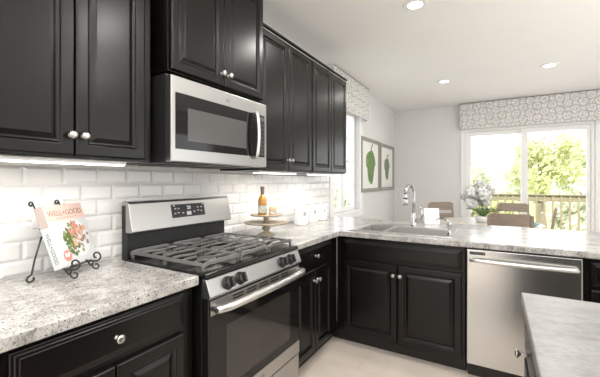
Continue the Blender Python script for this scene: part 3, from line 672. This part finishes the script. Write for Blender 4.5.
picture(3.665, 4.575, 1.150, 1.985, pep1, 'grey framed print of a large green pepper nearer the window', 1.0, .02)
picture(4.605, 5.480, 1.155, 1.975, pep2, 'grey framed print of a smaller grey green pepper nearer the corner', .74, .0)

# ------------------------------------------------------------------ valances
def valance(name, F, a0, a1, z0, z1, dep, label, seams):
    c = thing(name, F((a0+a1)/2, 0, z0), label, 'valance')
    m_ = MB(); n = 60; vs = []
    m_.box(F(a0,.002,z1-.02), F(a1,dep-.004,z1-.003)); m_.build('mounting_board', trimw, c)
    m_ = MB(); m_.box(F(a0,dep-.004,z0), F(a1,dep+.012,z1-.001)); m_.build('front_panel', fab, c, bev=.004)
    for a in (a0, a1):
        s_ = .014 if a == a0 else -.014
        m_ = MB(); m_.box(F(a,.002,z0), F(a+s_,dep-.0045,z1-.0205)); m_.build('side_return', fab, c, bev=.003)
    for s_ in seams: m_ = MB(); m_.tube([F(s_,dep+.0125,z0+.002),F(s_,dep+.0125,z1-.004)], .0022, 6); m_.build('seam', mat('seam_grey',(.5,.49,.48),.9), c)
    m_ = MB(); m_.box(F(a0,dep+.0124,z1-.010), F(a1,dep+.015,z1-.002)); m_.build('top_piping', mat('piping_grey',(.22,.21,.2),.9), c)
valance('window_valance', lambda a,b_,z: (b_+.0205,a,z), 2.56, 3.80, 2.215, ZC-.004, .06, 'white medallion patterned valance over the left wall window', [])
valance('window_valance', lambda a,b_,z: (a,YF-.0185-b_,z), 1.175, 3.115, 2.235, ZC-.004, .09, 'wide grey and white medallion valance over the sliding glass door', [2.13])

# ------------------------------------------------------------------ recessed ceiling lights
def can(x, y, label, e=15):
    c = thing('recessed_light', (x,y,ZC), label, 'ceiling light', 'recessed ceiling lights')
    MB().lathe([(.055,ZC-.0003),(.092,ZC-.0003),(.092,ZC-.004),(.088,ZC-.007),(.060,ZC-.006),(.055,ZC-.003)], MT((x,y,0)), 40).build('trim_ring', whitep, c, smooth=False)
    MB().lathe([(.0545,ZC-.0004),(.0545,ZC-.0035),(.030,ZC-.0042),(.001,ZC-.0044)], MT((x,y,0)), 32).build('lens', lens, c)
    lamp('recessed_lamp', 'AREA', (x,y,ZC-.012), (0,0,0), e, (1,.97,.93), shape='DISK', size=.11)
can(1.19, 1.68, 'recessed ceiling light over the sink, nearest of the three', 9)
can(1.12, 3.95, 'recessed ceiling light toward the corner of the dining area', 4)
can(2.28, 3.89, 'recessed ceiling light near the sliding door valance', 5)
for x, y in ((1.95,.62),(1.2,-.9),(3.2,1.2),(3.2,-1.0),(1.6,-2.4)): lamp('recessed_lamp', 'AREA', (x,y,ZC-.012), (0,0,0), 15, (1,.97,.93), shape='DISK', size=.11)  # first lamp read off cabinet sheen; the other unseen ones added for room light
MB_ = MB().lathe([(.024,ZC-.0003),(.024,ZC-.003),(.012,ZC-.006),(.001,ZC-.0065)], MT((2.42,4.0,0)), 20)

# ------------------------------------------------------------------ dining area
tcx, tcy = 1.62, 4.15
c = thing('dining_table', (tcx,tcy,0), 'round pale wood dining table behind the peninsula', 'table')
MB().lathe([(.60,.728),(.640,.734),(.645,.748),(.640,.760),(.001,.760)], MT((tcx,tcy,0)), 64).build('tabletop', woodw, c)
MB().lathe([(.06,.06),(.05,.10),(.045,.35),(.06,.50),(.05,.66),(.12,.727)], MT((tcx,tcy,0)), 28).build('pedestal', woodw, c, smooth=True)
for k in range(4):
    a = PI/4+k*PI/2; dx, dy = math.cos(a), math.sin(a)
    MB().tube([(tcx+dx*.04,tcy+dy*.04,.17),(tcx+dx*.2,tcy+dy*.2,.11),(tcx+dx*.38,tcy+dy*.38,.022)], [.035,.03,.022], 10).build('foot', woodw, c, smooth=True)
def chair():
    c = thing('dining_chair', (0,0,0), '', 'chair', 'wooden dining chairs around the table')   # back toward -y, faces +y
    MB().cells([-.225,.225],[-.20,.23],.445,.475,lambda i,j: True).build('seat', wood, c, bev=.008)
    for s_ in (-1,1):
        MB().tube([(s_*.20,.20,.4448),(s_*.205,.21,0.001)], [.02,.015], 8).build('leg', wood, c)
        MB().tube([(s_*.205,-.215,.4448),(s_*.205,-.25,.001)], [.02,.015], 8).build('leg', wood, c)
        m_ = MB(); m_.prism([(-.20,.4755),(-.235,.4755),(-.305,.93),(-.283,.93)], s_*.232, s_*.200, lambda a,b_,k:(k,a,b_)); m_.build('back_post', wood, c, bev=.004)
    for z0, z1 in ((.815,.945),(.655,.765)):
        m_ = MB(); f = lambda z: -.222-.070*(z-.4755)/.4545
        n = 8; vs = []
        for i in range(n+1):
            x = -.199+.398*i/n; dd = -.020*(1-(2*i/n-1)**2)
            for z in (z0,z1): vs += [(x,f(z)+dd-.004,z),(x,f(z)+dd+.010,z)]
        fs = []
        for i in range(n):
            k = i*4; fs += [(k,k+4,k+6,k+2),(k+1,k+3,k+7,k+5),(k,k+1,k+5,k+4),(k+2,k+6,k+7,k+3)]
        fs += [(0,2,3,1),(n*4,n*4+1,n*4+3,n*4+2)]
        m_.add(vs, fs).build('top_rail' if z0 > .8 else 'back_slat', wood, c, bev=.003)
    m_ = MB(); m_.tube([(-.2,.2,.24),(-.2,-.23,.24)], .011, 8); m_.tube([(.2,.2,.24),(.2,-.23,.24)], .011, 8); m_.tube([(-.2,-.02,.24),(.2,-.02,.24)], .011, 8); m_.build('stretcher', wood, c)
    return c
ch = chair()
for i, (x, y, rz, lab) in enumerate(((1.825,3.44,math.radians(8),'wooden dining chair with its back to the peninsula, nearest the counter'),
        (1.09,4.76,math.radians(216),'wooden dining chair by the grey corner wall, left of the orchid'),
        (1.97,4.96,math.radians(182),'wooden dining chair on the far side of the table by the glass door'),
        (2.13,4.44,math.radians(83),'wooden dining chair at the right of the table, seen edge on'))):
    o = ch if i == 0 else copy_tree(ch); o.location = (x,y,0); o.rotation_euler.z = rz; o.scale = (.92,.92,1.025); o['label'] = lab
# orchid
ox, oy = 1.57, 4.13
c = thing('potted_orchid', (ox,oy,.7605), 'white flowering orchid in a white pot on the dining table', 'plant')
MB().lathe([(.060,.7605),(.075,.765),(.092,.83),(.094,.845),(.086,.845),(.080,.835),(.001,.832)], MT((ox,oy,0)), 32).build('pot', ceramic, c, smooth=True)
for k in range(9):
    a = 2*PI*k/9+random.uniform(-.2,.2); d_ = Vector((math.cos(a),math.sin(a),0)); s_ = Vector((-d_.y,d_.x,0)); Ln = random.uniform(.16,.24); vs = []; fs = []
    for i in range(9):
        t = i/8; p_ = Vector((ox,oy,.838)) + d_*(.02+Ln*t*.85) + Vector((0,0,.10*math.sin(PI*t*.62)*random.uniform(.95,1.05)))
        w = .034*math.sin(PI*min(1,t*.92+.10))**.7
        vs += [p_-s_*w+Vector((0,0,.008)), p_, p_+s_*w+Vector((0,0,.008)), p_-Vector((0,0,.003))]
    for i in range(8):
        for q in range(4): fs.append((i*4+q, i*4+(q+1)%4, i*4+4+(q+1)%4, i*4+4+q))
    fs += [(3,2,1,0),(32,33,34,35)]
    MB().add(vs, fs).build('leaf', leafm, c, smooth=True)
def blossom(m_, cen, d, r):
    d = d.normalized(); u = d.orthogonal().normalized(); w = d.cross(u); ph = random.uniform(0,6)
    for k in range(5):
        a = ph+2*PI*k/5; pd = u*math.cos(a)+w*math.sin(a); ps = d.cross(pd); wd = r*(.85 if k % 2 else .62); vs = []
        for t, ww, l in ((.05,.2,0),(.35,.85,.10),(.7,1,.10),(1,.35,-.05)):
            p_ = cen+pd*r*t+d*r*l; vs += [p_-ps*wd*ww-d*r*.05, p_+d*r*.04, p_+ps*wd*ww-d*r*.05, p_-d*r*.09]
        fs = []
        for i in range(3):
            for q in range(4): fs.append((i*4+q, i*4+(q+1)%4, i*4+4+(q+1)%4, i*4+4+q))
        m_.add(vs, fs+[(3,2,1,0),(12,13,14,15)])
tocam = Vector((.1,-1,.1))
for k, (dx, dy, hz) in enumerate(((-.17,-.06,.36),(-.24,.02,.27),(-.06,.0,.42),(.06,-.05,.36),(-.12,.08,.32),(.02,.06,.28))):
    pts = [Vector((ox,oy,.835)) + Vector((dx*t**2, dy*t**2, hz*(1-(1-t)**1.6))) for t in [i/8 for i in range(9)]]
    MB().tube(pts, .003, 6).build('stem', stemg, c)
    for j in range(4):
        m_ = MB(); p_ = pts[-1-j] + Vector((random.uniform(-.05,.05),random.uniform(-.05,.05),random.uniform(-.05,.03)))
        blossom(m_, p_, tocam+Vector((random.uniform(-.45,.45),0,random.uniform(-.3,.3))), random.uniform(.056,.072)); m_.build('blossom', petal, c, smooth=True)
# teal bowl
tb = (2.10,3.98)
c = tag(MB().lathe([(.045,.7605),(.05,.764),(.085,.785),(.098,.802),(.094,.803),(.08,.789),(.04,.770),(.001,.769)], MT((*tb,0)), 32).build('bowl', teal, smooth=True), 'shallow teal bowl at the right edge of the dining table', 'bowl')

# ------------------------------------------------------------------ outside
struct(B((-40,5.9,-3.2),(40,80,-3.0)).build('trim_3', grassm), 'lawn below the deck')
struct(B((-.6,YF+T+.01,-.16),(6.2,8.75,-.06)).build('trim_4', deckw), 'timber deck outside the sliding door')
c = thing('deck_railing', (2.8,8.6,-.06), 'olive timber deck railing outside the sliding glass door', 'railing')
B((-.5,8.53,.985),(6.1,8.67,1.012)).build('cap_rail', railw, c, bev=.004); B((-.5,8.575,.845),(6.1,8.615,.984)).build('top_board', railw, c); B((-.5,8.58,.02),(6.1,8.61,.11)).build('bottom_board', railw, c)
x = .15
for x in (.62, 2.60, 4.58): B((x-.05,8.616,-.0595),(x+.05,8.70,.984)).build('post', railw, c, bev=.003)
x = -.4
while x < 6.0:
    if .2 < x < 4.6: B((x-.019,8.541,.03),(x+.019,8.5745,.97)).build('baluster', railw, c)
    x += .155
def tree(x, y, zt, r, fm, label, n=2600, hz=1.0, ls=.125):
    c = thing('tree', (x,y,-3.0), label, 'tree', 'trees beyond the deck')
    m_ = MB(); pts = [Vector((x,y,-3)), Vector((x+.1,y,-1.2)), Vector((x-.05,y+.1,zt-r*.9)), Vector((x+.1,y,zt-r*.2))]
    m_.tube(pts, [.17,.13,.09,.03], 8)
    for k in range(9):
        a = k*2.4; z0 = zt-r*(1.7-.14*k); b0 = Vector((x,y,z0)); b1 = b0+Vector((math.cos(a)*r*.75,math.sin(a)*r*.6,r*.45)); m_.tube([b0,(b0+b1)/2+Vector((0,0,.08*r)),b1], [.05,.03,.012], 6)
    m_.build('trunk', bark, c)
    vs = []; fs = []; cl = [(Vector((random.uniform(-1,1),random.uniform(-1,1),random.uniform(-1,1)*hz)).normalized()*random.uniform(.35,.85)) for _ in range(22)]
    for _ in range(n):
        q = random.choice(cl); p_ = q + Vector((random.gauss(0,.17),random.gauss(0,.17),random.gauss(0,.15)))
        P_ = Vector((x+p_.x*r, y+p_.y*r, zt-r*hz+p_.z*r*hz)); d_ = Vector((random.gauss(0,1),random.gauss(0,1),random.gauss(0,1))).normalized(); u_ = d_.orthogonal().normalized(); w_ = d_.cross(u_); s_ = ls*random.uniform(.6,1.3)
        k = len(vs); vs += [P_-u_*s_, P_+w_*s_*.5+d_*s_*.1, P_+u_*s_, P_-w_*s_*.5+d_*s_*.1]; fs.append((k,k+1,k+2,k+3))
    MB().add(vs, fs).build('crown', fm, c)
for x, y, zt, r, f, lab in ((3.3,15.5,3.4,1.35,fol[0],'yellow green tree rising highest behind the right door pane'),
        (.75,19.6,2.5,1.7,fol[2],'pale green tree behind the left door pane'),
        (5.6,19.6,3.3,1.7,fol[1],'green tree at the right edge of the glass door'),
        (3.0,24.5,3.2,1.9,fol[2],'distant pale tree between the two taller ones'),
        (4.1,11.6,1.30,1.05,fol[2],'low pale bushy tree just beyond the railing at right'),
        (1.35,11.6,1.15,1.05,fol[0],'low yellow bushy tree beyond the railing behind the orchid'),
        (-2.2,24.5,2.6,2.1,fol[1],'distant green tree at the left edge of the glass door'),
        (-2.6,8.6,1.45,1.35,fol[2],'pale green shrub tree outside the left wall window')): tree(x, y, zt, r, f, lab, 3000 if r < 1.6 else 3800)
